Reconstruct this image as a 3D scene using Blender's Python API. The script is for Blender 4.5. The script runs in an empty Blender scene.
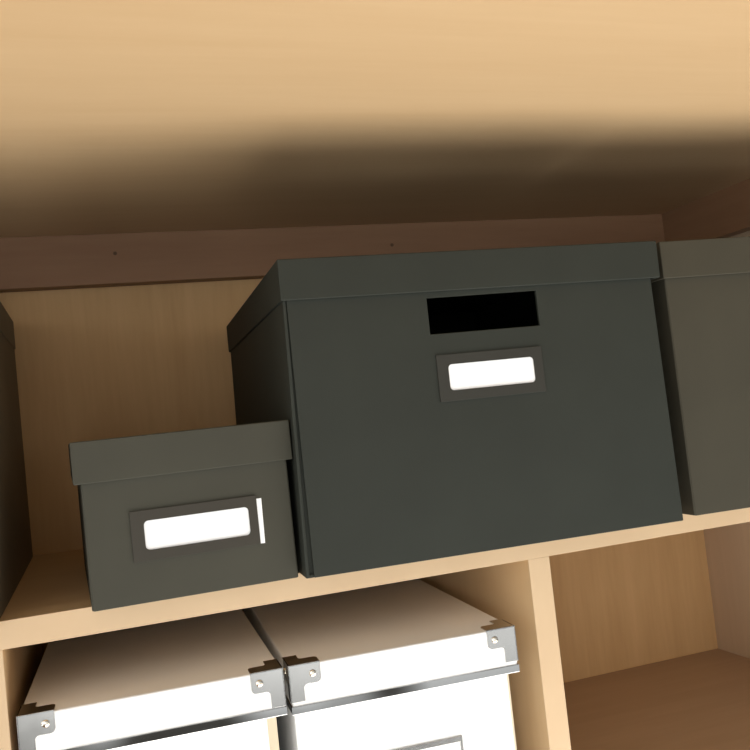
import bpy, bmesh, math, random
from mathutils import Vector, Matrix

S = 0.01            # the scene is measured in centimetres, built in metres
scene = bpy.context.scene

# ------------------------------------------------------------------ camera
CAM = (5.664, -70.285, 11.978)
YAW, PITCH, ROLL, FPX = 0.318, 0.0455, -0.107, 878.0
fwd = Vector((math.sin(YAW)*math.cos(PITCH), math.cos(YAW)*math.cos(PITCH), math.sin(PITCH)))
r0 = Vector((math.cos(YAW), -math.sin(YAW), 0)); u0 = r0.cross(fwd)
right = math.cos(ROLL)*r0 + math.sin(ROLL)*u0
up = -math.sin(ROLL)*r0 + math.cos(ROLL)*u0
cd = bpy.data.cameras.new('camera'); cam = bpy.data.objects.new('camera', cd)
scene.collection.objects.link(cam)
m = Matrix((right, up, -fwd)).transposed().to_4x4(); m.translation = Vector(CAM)*S
cam.matrix_world = m
cd.sensor_width = 36; cd.sensor_height = 36; cd.lens = FPX/750*36; cd.clip_start = 0.01
scene.camera = cam

# ------------------------------------------------------------------ light
W = bpy.data.worlds.new('world'); scene.world = W; W.use_nodes = True
wt = W.node_tree; bg = wt.nodes['Background']           # the room in front of the bookcase, soft patches of light and dark
wc = wt.nodes.new('ShaderNodeTexCoord'); wn = wt.nodes.new('ShaderNodeTexNoise'); wr = wt.nodes.new('ShaderNodeValToRGB')
wn.inputs['Scale'].default_value = 7.0; wn.inputs['Detail'].default_value = 1.5
wr.color_ramp.elements[0].position = 0.45; wr.color_ramp.elements[0].color = (0.10, 0.095, 0.085, 1)
wr.color_ramp.elements[1].position = 0.58; wr.color_ramp.elements[1].color = (1.05, 1.07, 1.07, 1)
wm = wt.nodes.new('ShaderNodeMapping'); wm.inputs['Location'].default_value = (0.0, 0.0, 0.0)
wt.links.new(wc.outputs['Generated'], wm.inputs[0]); wt.links.new(wm.outputs[0], wn.inputs['Vector']); wt.links.new(wn.outputs[0], wr.inputs[0])
sp = wt.nodes.new('ShaderNodeSeparateXYZ'); wt.links.new(wc.outputs['Generated'], sp.inputs[0])
zr = wt.nodes.new('ShaderNodeMapRange'); zr.inputs['From Min'].default_value = -1; zr.inputs['From Max'].default_value = 1
wt.links.new(sp.outputs['Z'], zr.inputs['Value'])
el = wt.nodes.new('ShaderNodeValToRGB')                  # brightness of the room by height: invented bright band near the horizon, dip below it darkens the chrome
for i, (z, v) in enumerate(((-0.42, 2.6), (-0.33, 0.45), (-0.26, 1.2), (-0.18, 2.9), (0.0, 2.5), (0.2, 1.35), (0.6, 1.3), (0.9, 0.4))):
    e_ = el.color_ramp.elements[i] if i < 2 else el.color_ramp.elements.new(0.99)
    e_.position = (z+1)/2; e_.color = (v, v, v, 1)
wt.links.new(zr.outputs[0], el.inputs[0])
az = wt.nodes.new('ShaderNodeMath'); az.operation = 'MULTIPLY_ADD'; az.inputs[1].default_value = -0.92; az.inputs[2].default_value = 1.0
mu = wt.nodes.new('ShaderNodeMath'); mu.operation = 'MULTIPLY'
wt.links.new(sp.outputs['X'], az.inputs[0]); wt.links.new(az.outputs[0], mu.inputs[0]); wt.links.new(el.outputs[0], mu.inputs[1])
wt.links.new(mu.outputs[0], bg.inputs[1])
wt.links.new(wr.outputs[0], bg.inputs[0])

def area(name, loc, target, sx, sy, power, col, spread=180):
    l = bpy.data.lights.new(name, 'AREA'); l.shape = 'RECTANGLE'
    l.size = sx*S; l.size_y = sy*S; l.energy = power; l.color = col; l.spread = math.radians(spread)
    o = bpy.data.objects.new(name, l); scene.collection.objects.link(o)
    o.location = Vector(loc)*S
    o.rotation_euler = (Vector(target)-Vector(loc)).to_track_quat('-Z', 'Y').to_euler()
    return o
area('added_low_light', (68, -52, -88), (62, -6, 20), 160, 96, 20.5, (1.0, 0.985, 0.95))  # added area light, low in front and out of view, shining upwards

vs = scene.view_settings
vs.view_transform = 'Standard'; vs.look = 'None'; vs.exposure = 0.2; vs.gamma = 1.0
vs.use_curve_mapping = False

# ------------------------------------------------------------------ materials
def nodes(name):
    mt = bpy.data.materials.new(name); mt.use_nodes = True
    nt = mt.node_tree
    return mt, nt, nt.nodes['Principled BSDF']
def N(nt, t, **k):
    n = nt.nodes.new(t)
    for a, b in k.items(): setattr(n, a, b)
    return n

def wood(name, dark, light, scale, rough=0.5, bump=0.04):
    mt, nt, b = nodes(name)
    tc = N(nt, 'ShaderNodeTexCoord'); mp = N(nt, 'ShaderNodeMapping'); mp.inputs['Scale'].default_value = scale
    nt.links.new(tc.outputs['Object'], mp.inputs[0])
    n1 = N(nt, 'ShaderNodeTexNoise'); n1.inputs['Scale'].default_value = 3.0; n1.inputs['Detail'].default_value = 5; n1.inputs['Distortion'].default_value = 0.6
    n2 = N(nt, 'ShaderNodeTexNoise'); n2.inputs['Scale'].default_value = 22.0; n2.inputs['Detail'].default_value = 3
    nt.links.new(mp.outputs[0], n1.inputs['Vector']); nt.links.new(mp.outputs[0], n2.inputs['Vector'])
    mx = N(nt, 'ShaderNodeMath', operation='MULTIPLY_ADD'); mx.inputs[1].default_value = 0.3
    nt.links.new(n2.outputs[0], mx.inputs[0])
    s2 = N(nt, 'ShaderNodeMath', operation='MULTIPLY'); s2.inputs[1].default_value = 0.7
    nt.links.new(n1.outputs[0], s2.inputs[0]); nt.links.new(s2.outputs[0], mx.inputs[2])
    cr = N(nt, 'ShaderNodeValToRGB')
    cr.color_ramp.elements[0].position = 0.3; cr.color_ramp.elements[0].color = (*dark, 1)
    cr.color_ramp.elements[1].position = 0.7; cr.color_ramp.elements[1].color = (*light, 1)
    nt.links.new(mx.outputs[0], cr.inputs[0]); nt.links.new(cr.outputs[0], b.inputs['Base Color'])
    bp = N(nt, 'ShaderNodeBump'); bp.inputs['Strength'].default_value = bump; bp.inputs['Distance'].default_value = 0.001
    nt.links.new(n2.outputs[0], bp.inputs['Height']); nt.links.new(bp.outputs[0], b.inputs['Normal'])
    b.inputs['Roughness'].default_value = rough; b.inputs['Specular IOR Level'].default_value = 0.3
    return mt

def paper(name, col, rough=0.7, spec=0.25, weave=0.12, var=0.06):
    mt, nt, b = nodes(name)
    tc = N(nt, 'ShaderNodeTexCoord')
    n1 = N(nt, 'ShaderNodeTexNoise'); n1.inputs['Scale'].default_value = 900; n1.inputs['Detail'].default_value = 2
    n2 = N(nt, 'ShaderNodeTexNoise'); n2.inputs['Scale'].default_value = 14; n2.inputs['Detail'].default_value = 3
    for n in (n1, n2): nt.links.new(tc.outputs['Object'], n.inputs['Vector'])
    cr = N(nt, 'ShaderNodeValToRGB')
    cr.color_ramp.elements[0].position = 0.3; cr.color_ramp.elements[0].color = (*[c*(1-var) for c in col], 1)
    cr.color_ramp.elements[1].position = 0.7; cr.color_ramp.elements[1].color = (*[c*(1+var) for c in col], 1)
    nt.links.new(n2.outputs[0], cr.inputs[0]); nt.links.new(cr.outputs[0], b.inputs['Base Color'])
    bp = N(nt, 'ShaderNodeBump'); bp.inputs['Strength'].default_value = weave; bp.inputs['Distance'].default_value = 0.0005
    nt.links.new(n1.outputs[0], bp.inputs['Height']); nt.links.new(bp.outputs[0], b.inputs['Normal'])
    b.inputs['Roughness'].default_value = rough; b.inputs['Specular IOR Level'].default_value = spec
    return mt

def metal(name, col, rough):
    mt, nt, b = nodes(name)
    tc = N(nt, 'ShaderNodeTexCoord'); n = N(nt, 'ShaderNodeTexNoise'); n.inputs['Scale'].default_value = 60
    nt.links.new(tc.outputs['Object'], n.inputs['Vector'])
    mr = N(nt, 'ShaderNodeMapRange'); mr.inputs['To Min'].default_value = rough*0.8; mr.inputs['To Max'].default_value = rough*1.2
    nt.links.new(n.outputs[0], mr.inputs['Value']); nt.links.new(mr.outputs[0], b.inputs['Roughness'])
    b.inputs['Base Color'].default_value = (*col, 1); b.inputs['Metallic'].default_value = 1
    return mt

WD, WL = (0.59, 0.40, 0.215), (0.635, 0.445, 0.25)
M_WOOD_X = wood('birch_along', WD, WL, (0.5, 6, 6))
M_WOOD_Z = wood('birch_upright', WD, WL, (6, 6, 0.5))
M_WOOD_Y = wood('birch_deep', WD, WL, (6, 0.5, 6))
M_LOW = wood('shaded_lower_boards', (0.34, 0.235, 0.15), (0.40, 0.28, 0.185), (0.5, 6, 6), 0.5)  # birch darkened, the shade on the compartment floor put into its colour
M_PALE = wood('greyed_end_panel', (0.52, 0.40, 0.28), (0.58, 0.45, 0.32), (6, 6, 0.5), 0.5)  # birch greyed, the cooler light on this panel put into its colour
M_EDGE = wood('edge_strip', (0.535, 0.375, 0.225), (0.615, 0.445, 0.275), (1, 1, 1), 0.45)
M_BACK = wood('birch_back_sheet', (0.54, 0.335, 0.15), (0.66, 0.43, 0.21), (7, 7, 0.6), 0.6)
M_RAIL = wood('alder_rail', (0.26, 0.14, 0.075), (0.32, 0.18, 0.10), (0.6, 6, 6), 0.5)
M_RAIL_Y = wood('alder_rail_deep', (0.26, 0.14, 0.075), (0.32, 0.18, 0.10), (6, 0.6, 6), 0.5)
M_PLUG = paper('rail_plug', (0.13, 0.075, 0.042))
M_CHARCOAL = paper('charcoal_board', (0.0245, 0.0275, 0.0215))
M_SMALL = paper('grey_board', (0.050, 0.048, 0.035))
M_BROWN = paper('brown_grey_board', (0.048, 0.043, 0.029))
M_DUSK = paper('lightened_board', (0.19, 0.155, 0.105))  # colour lightened to stand in for light the box's shaded side lacks
M_HOLDER = paper('holder_board', (0.032, 0.031, 0.025), 0.55)
M_HOLDER_S = paper('holder_board_warm', (0.042, 0.037, 0.028), 0.55)
M_CARD = paper('label_card', (0.88, 0.88, 0.88), 0.6, 0.2, 0.02, 0.01)
M_WHITE = paper('white_board', (0.88, 0.87, 0.85), 0.6, 0.3, 0.04, 0.01)
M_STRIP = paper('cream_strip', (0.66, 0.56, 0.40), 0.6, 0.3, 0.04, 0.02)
M_CHROME = metal('chrome', (0.56, 0.55, 0.53), 0.16)
M_TRIM = metal('polished_chrome', (0.55, 0.55, 0.54), 0.04)
M_SCREW = metal('screw_steel', (0.85, 0.78, 0.66), 0.2)
M_PLASTER = paper('wall_plaster', (0.55, 0.53, 0.5), 0.9, 0.1, 0.1, 0.03)
M_FLOOR = wood('floor_boards', (0.25, 0.16, 0.09), (0.34, 0.22, 0.13), (0.5, 5, 5), 0.5)

# ------------------------------------------------------------------ mesh helpers (cm)
def add_box(bm, x0, x1, y0, y1, z0, z1):
    v = [bm.verts.new((x*S, y*S, z*S)) for x in (x0, x1) for y in (y0, y1) for z in (z0, z1)]
    for f in ((0,1,3,2),(4,6,7,5),(0,4,5,1),(2,3,7,6),(0,2,6,4),(1,5,7,3)):
        bm.faces.new([v[i] for i in f])

def add_slab(bm, outer, holes, fn, t0, t1):
    """extruded outline with holes; fn(a, b, t) -> point in cm"""
    loops = [outer] + holes
    new = bmesh.new(); edges = []
    for lp in loops:
        vs_ = [new.verts.new((a, b, 0)) for a, b in lp]
        edges += [new.edges.new((vs_[i], vs_[(i+1) % len(vs_)])) for i in range(len(vs_))]
    bmesh.ops.triangle_fill(new, use_beauty=True, use_dissolve=False, edges=edges)
    new.verts.index_update()
    tris = [[v.index for v in f.verts] for f in new.faces]
    pts = [(v.co.x, v.co.y) for v in new.verts]
    new.free()
    A = [bm.verts.new(Vector(fn(a, b, t0))*S) for a, b in pts]
    B = [bm.verts.new(Vector(fn(a, b, t1))*S) for a, b in pts]
    for t in tris:
        bm.faces.new([A[i] for i in t]); bm.faces.new([B[i] for i in reversed(t)])
    k = 0
    for lp in loops:
        n = len(lp)
        for i in range(n):
            p, q = k+i, k+(i+1) % n
            bm.faces.new((A[p], A[q], B[q], B[p]))
        k += n

def add_lid(bm, x0, x1, y0, y1, z0, z1, t):
    def ring(i, z): return [bm.verts.new(Vector(p)*S) for p in ((x0+i, y0+i, z), (x1-i, y0+i, z), (x1-i, y1-i, z), (x0+i, y1-i, z))]
    A, B, C, E = ring(0, z1), ring(0, z0), ring(t, z0), ring(t, z1-t)
    for P, Q in ((A, B), (B, C), (C, E)):
        for k in range(4): bm.faces.new((P[k], P[(k+1) % 4], Q[(k+1) % 4], Q[k]))
    bm.faces.new(A); bm.faces.new(E)

def rrect(a0, a1, b0, b1, r, n=6):
    out = []
    for cx, cy, s in ((a1-r, b0+r, -90), (a1-r, b1-r, 0), (a0+r, b1-r, 90), (a0+r, b0+r, 180)):
        for i in range(n+1):
            t = math.radians(s+90*i/n); out.append((cx+r*math.cos(t), cy+r*math.sin(t)))
    return out
def rect(a0, a1, b0, b1): return [(a0, b0), (a1, b0), (a1, b1), (a0, b1)]

def build(name, bm, mat, parent=None, bevel=0.0, seg=2, smooth=True):
    bmesh.ops.recalc_face_normals(bm, faces=bm.faces)
    me = bpy.data.meshes.new(name); bm.to_mesh(me); bm.free(); me.materials.append(mat)
    if smooth:
        for p in me.polygons: p.use_smooth = True
        me.set_sharp_from_angle(angle=math.radians(35))
    o = bpy.data.objects.new(name, me); scene.collection.objects.link(o)
    if parent: o.parent = parent
    if bevel:
        md = o.modifiers.new('bevel', 'BEVEL'); md.width = bevel*S; md.segments = seg
        md.limit_method = 'ANGLE'; md.angle_limit = math.radians(50); md.harden_normals = True
    return o

def thing(name, label, cat, loc=(0, 0, 0), yaw=0.0, group=None):
    o = bpy.data.objects.new(name, None); scene.collection.objects.link(o)
    o.location = Vector(loc)*S; o.rotation_euler = (0, 0, -yaw); o.empty_display_size = 0.05
    o['label'] = label; o['category'] = cat
    if group: o['group'] = group
    return o

def board(name, parent, mat, *b, bevel=0.1):
    bm = bmesh.new(); add_box(bm, *b); return build(name, bm, mat, parent, bevel)

# ------------------------------------------------------------------ setting
XE, XL, XD, XR, D = -46.6, -1.75, 41.03, 90.54, 40.3
TS, TD, ZF, H, HS, RT = 2.05, 2.07, -27.6, 37.0, 6.05, 2.2
FLOOR = -118.0
for nm, b, mt in (('floor', (-160, 260, -200, 48, FLOOR-4, FLOOR), M_FLOOR),
                  ('wall_back', (-160, 260, 44, 48, FLOOR, 130), M_PLASTER)):
    o = board(nm, None, mt, *b, bevel=0); o['kind'] = 'structure'

# ------------------------------------------------------------------ bookcase
bc = thing('bookcase', 'birch wood bookcase with open compartments that holds the storage boxes', 'bookcase', (0, 0, FLOOR))
def part(name, mat, x0, x1, y0, y1, z0, z1, bevel=0.1):
    return board(name, bc, mat, x0, x1, y0, y1, z0-FLOOR, z1-FLOOR, bevel=bevel)
part('top_panel', M_WOOD_X, XE-TS-3, XR+TS+3, -36, D+1.2, H, H+2.4)
part('side_panel', M_WOOD_Z, XE-TS, XE, 0, D+1.2, FLOOR, H)
part('side_panel', M_PALE, XR, XR+TS, 0, D+1.2, FLOOR, H)
part('back_panel', M_BACK, XE, XR, D, D+0.8, FLOOR+6, H, bevel=0)
def band(parent, x0, x1, z0, z1):
    board('edge_band', parent, M_EDGE, x0, x1, -0.06, 0.03, z0-FLOOR, z1-FLOOR, bevel=0.03)['label'] = 'pale edge strip'
band(part('shelf', M_WOOD_X, XE, XR, 0.02, D, -TS, 0, bevel=0.02), XE, XR, -TS, 0)
for x in (XL-TD, XD): band(part('divider', M_WOOD_Z, x, x+TD, 0.02, D, ZF, -TS, bevel=0.02), x, x+TD, ZF, -TS)
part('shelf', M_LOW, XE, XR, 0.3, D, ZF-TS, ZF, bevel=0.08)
zz = ZF
for k in range(2):
    z1 = zz-TS-27
    for x in (XL-TD, XD): part('divider', M_WOOD_Z, x, x+TD, 0.02, D, z1, zz-TS)
    part('shelf', M_WOOD_X, XE, XR, 0, D, z1-TS, z1); zz = z1
part('plinth', M_WOOD_X, XE, XR, 2, 4, FLOOR, zz-TS)
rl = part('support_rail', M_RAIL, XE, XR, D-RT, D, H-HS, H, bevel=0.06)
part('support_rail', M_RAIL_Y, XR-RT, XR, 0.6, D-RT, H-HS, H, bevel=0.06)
for x, z in ((10.34, 34.6), (45.64, 34.15)):
    bm = bmesh.new()
    bmesh.ops.create_cone(bm, cap_ends=True, segments=20, radius1=0.24*S, radius2=0.2*S, depth=0.12*S,
                          matrix=Matrix.Translation(Vector((x, D-RT-0.03, z-FLOOR))*S) @ Matrix.Rotation(math.radians(90), 4, 'X'))
    build('screw_plug', bm, M_PLUG, rl)

# ------------------------------------------------------------------ dark lidded boxes
def dark_box(name, label, loc, yaw, w, h, d, lh, lo, lf, shift, mat, seam=(0.05, 0.09), seam_r=(0.05, 0.05), out=0.2, lean=0.0, tilt=0.0, hole=None, holder=None, card=None, hmat=None):
    t = thing(name, label, 'storage box', loc, yaw, 'dark boxes on the shelf')
    T = 0.28; top = h-0.35
    def belly(bm, w, h):                       # board bows out a little towards its foot
        for v in bm.verts:
            f = 1-v.co.z/(h*S); k = max(0.0, 1-v.co.y/(d*S))
            v.co.x -= lean*S*f*max(0.0, 1-v.co.x/(w*S)); v.co.y -= out*S*f*k
    bm = bmesh.new()
    add_box(bm, 0.15, w-0.15, 0.1, d, 0, T)                       # bottom
    add_box(bm, 0, T, 0, d, 0.02, top); add_box(bm, w-T, w, 0, d, 0.02, top)
    add_box(bm, T, w-T, d-T, d, T, top)
    # groove between the side wall's edge and the folded front panel
    (s1, s0), (r1, r0_) = seam, seam_r
    gd = 0.28 if s0 > 0.5 else 0.04
    add_box(bm, T*0.5, T+0.75, gd, 0.5, 0.05, top); add_box(bm, w-T-0.75, w-T*0.5, 0.04, 0.5, 0.05, top)
    holes = [rect(*hole)] if hole else []
    add_slab(bm, [(s0, 0.0), (w-r0_, 0.0), (w-r1, top), (s1, top)], holes, lambda a, b, y: (a, y, b), -0.05, 0.30)
    belly(bm, w, h)
    build('body', bm, mat, t, 0.07)
    bm = bmesh.new()
    x0, x1, y0, y1 = -lo+shift, w+lo+shift, -lf, d+lo
    add_lid(bm, x0, x1, y0, y1, h-lh, h, 0.26)
    ld = build('lid', bm, mat, t, 0.10)
    ld.rotation_euler = (0, tilt, 0); ld.location.z = math.sin(tilt)*w*S
    if holder:
        (a0, a1, b0, b1), (c0, c1, d0, d1) = holder
        bm = bmesh.new()
        add_slab(bm, rect(a0, a1, b0, b1), [rrect(c0, c1, d0, d1, 0.33)], lambda a, b, y: (a, y, b), -0.21, -0.12)
        add_box(bm, a0, a0+0.35, -0.13, -0.04, b0, b1)             # glued edges that keep the slot open
        add_box(bm, a0, a1, -0.13, -0.04, b0, b0+0.25)
        belly(bm, w, h)
        lhd = build('label_holder', bm, hmat, t, 0.025)
        bm = bmesh.new(); add_slab(bm, card, [], lambda a, b, y: (a, y, b), -0.10, -0.06); belly(bm, w, h)
        c = build('label_card', bm, M_CARD, t, 0); c['label'] = 'blank white card'
    return t

dark_box('storage_box', 'large charcoal lidded box with black handle slot and small white label card',
         (20.943, -2.731, 0), 0.051, 33.0, 24.725, 41.0, 3.30, 0.5, 0.44, 0.10, M_CHARCOAL, tilt=0.0075, seam=(0.28, 0.62), out=0.6, lean=0.5,
         hole=(11.95, 21.78, 18.08, 21.1), holder=((12.17, 21.56, 12.45, 16.3), (13.13, 20.72, 13.32, 15.47)),
         card=rect(12.6, 21.3, 12.75, 16.1), hmat=M_HOLDER)
dark_box('storage_box', 'small dark grey lidded box with a wide white label, left of the large one',
         (4.655, -2.191, 0), -0.027, 15.46, 12.367, 26.0, 3.13, 0.49, 0.38, -0.03, M_SMALL,
         holder=((3.2, 12.72, 3.05, 6.8), (4.15, 12.02, 3.84, 6.0)),
         card=[(3.62, 3.32), (13.08, 3.05), (13.13, 6.52), (3.62, 6.6)], hmat=M_HOLDER_S)
dark_box('storage_box', 'brownish grey lidded box with a plain front, at the right end of the shelf',
         (56.048, -3.494, 0), 0.058, 30.0, 24.8, 36.0, 3.378, 0.42, 0.45, 0.09, M_BROWN)

dark_box('storage_box', 'tall dark lidded box at the far left edge, only its shaded side showing',
         (-34.5, -1.5, 0), 0.0, 32.7, 27.3, 40.2, 3.3, 0.12, 0.2, 0.0, M_DUSK)

# ------------------------------------------------------------------ white boxes with metal corners
def ell(r=0.38):
    """outline of one face of a metal corner: a = away from the edge, b = away from the lid top"""
    pts = [(0, 0), (2.6, 0)]
    for i in range(6):
        t = math.radians(90*i/5); pts.append((2.6-r+r*math.cos(t), 1.65-r+r*math.sin(t)))
    for i in range(6):
        t = math.radians(-90-90*i/5); pts.append((1.15+0.3+0.3*math.cos(t), 1.65+0.3+0.3*math.sin(t)))
    pts += [(1.15, 2.95), (0, 2.95)]
    return pts

def white_box(name, label, loc, yaw, w, ht, lh, d, edge):
    t = thing(name, label, 'storage box', loc, yaw, 'white boxes with metal corners')
    bm = bmesh.new()
    e = 0.42
    b0, b1 = 0.12, w-0.74
    add_box(bm, b0+0.1, b1-0.1, e+0.1, d-e, 0, 0.3)
    add_box(bm, b0, b0+0.3, e, d-e, 0.0, ht-0.3); add_box(bm, b1-0.3, b1, e+0.09, d-e, 0.0, ht-0.3)
    add_box(bm, b0+0.3, b1-edge, e, e+0.3, 0, ht-0.3); add_box(bm, b0+0.3, b1-0.3, d-e-0.3, d-e, 0, ht-0.3)
    build('body', bm, M_WHITE, t, 0.06)
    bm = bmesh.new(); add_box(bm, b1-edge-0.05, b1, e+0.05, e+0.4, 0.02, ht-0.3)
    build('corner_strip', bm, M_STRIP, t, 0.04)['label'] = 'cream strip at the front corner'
    bm = bmesh.new()
    add_lid(bm, 0, w, 0, d, ht-lh, ht, 0.26)
    build('lid', bm, M_WHITE, t, 0.16, 3)
    # bright channel round the lid's lower edge
    bm = bmesh.new()
    z0, z1 = ht-lh-0.10, ht-lh+0.56
    prof = [(0.02, z1), (-0.07, z1-0.02), (-0.09, z1-0.05), (-0.09, z0+0.05), (-0.06, z0), (0.26, z0), (0.26, z0+0.06), (0.02, z0+0.12)]
    rings = []
    for o_, z in prof:
        rings.append([bm.verts.new(Vector(p)*S) for p in ((-(-o_), o_, z), (w-o_, o_, z), (w-o_, d-o_, z), (o_, d-o_, z))])
    for i in range(len(prof)):
        A, B = rings[i], rings[(i+1) % len(prof)]
        for k in range(4):
            bm.faces.new((A[k], A[(k+1) % 4], B[(k+1) % 4], B[k]))
    tr = build('lid_trim', bm, M_TRIM, t, 0, smooth=False); tr['label'] = 'polished chrome edge strip'
    # metal corners, each with screws on its two upright faces
    th = 0.09
    for sx in (0, 1):
        for sy in (0, 1):
            X = lambda a: a if sx == 0 else w-a
            Y = lambda b: b if sy == 0 else d-b
            bm = bmesh.new()
            add_slab(bm, ell(), [], lambda a, b, q: (X(a-th), Y(q), ht+th-b), 0.02, -th)          # front or rear face
            add_slab(bm, ell(), [], lambda a, b, q: (X(q), Y(a-th), ht+th-b), 0.02, -th)          # side face
            add_slab(bm, ell(), [], lambda a, b, q: (X(a-th), Y(b-th), ht-q), 0.02, -th)          # top face
            c = build('metal_corner', bm, M_CHROME, t, 0.08, 3); c['label'] = 'chrome corner cap'
            for face in (0, 1):
                n = Vector((0, -1 if sy == 0 else 1, 0)) if face == 0 else Vector((-1 if sx == 0 else 1, 0, 0))
                p = Vector((X(1.85), Y(-th), ht-0.78)) if face == 0 else Vector((X(-th), Y(1.85), ht-0.78))
                bm = bmesh.new()
                bmesh.ops.create_uvsphere(bm, u_segments=20, v_segments=10, radius=0.29*S)
                for v in bm.verts:
                    v.co.z *= 0.5
                bmesh.ops.transform(bm, matrix=Matrix.Translation(p*S) @ n.to_track_quat('Z', 'Y').to_matrix().to_4x4(), verts=bm.verts)
                build('screw', bm, M_SCREW, c)
    # chrome label frame and card on the front
    a0, a1, b1 = w/2-4.2, w/2+4.2, ht-8.2
    bm = bmesh.new()
    add_slab(bm, rect(a0, a1, b1-4.6, b1), [rect(a0+0.5, a1-0.22, b1-4.1, b1-0.5)], lambda a, b, y: (a, y, b), e-0.12, e+0.05)
    lf = build('label_frame', bm, M_CHROME, t, 0.05); lf['label'] = 'chrome label frame'
    bm = bmesh.new(); add_box(bm, a0+0.3, a1-0.3, e-0.03, e+0.05, b1-4.4, b1-0.3)
    c = build('label_card', bm, M_CARD, t)
    return t

white_box('lidded_box', 'white lidded box with chrome corners below the small dark grey box', (-1.139, 0.0, ZF), 0.040, 19.42, ZF*-1-7.03, 3.46, 36.0, 0.75)
white_box('lidded_box', 'white lidded box with chrome corners beside the wooden divider', (18.98, 0.0, ZF), 0.056, 19.45, ZF*-1-7.22, 3.71, 36.0, 0.18)
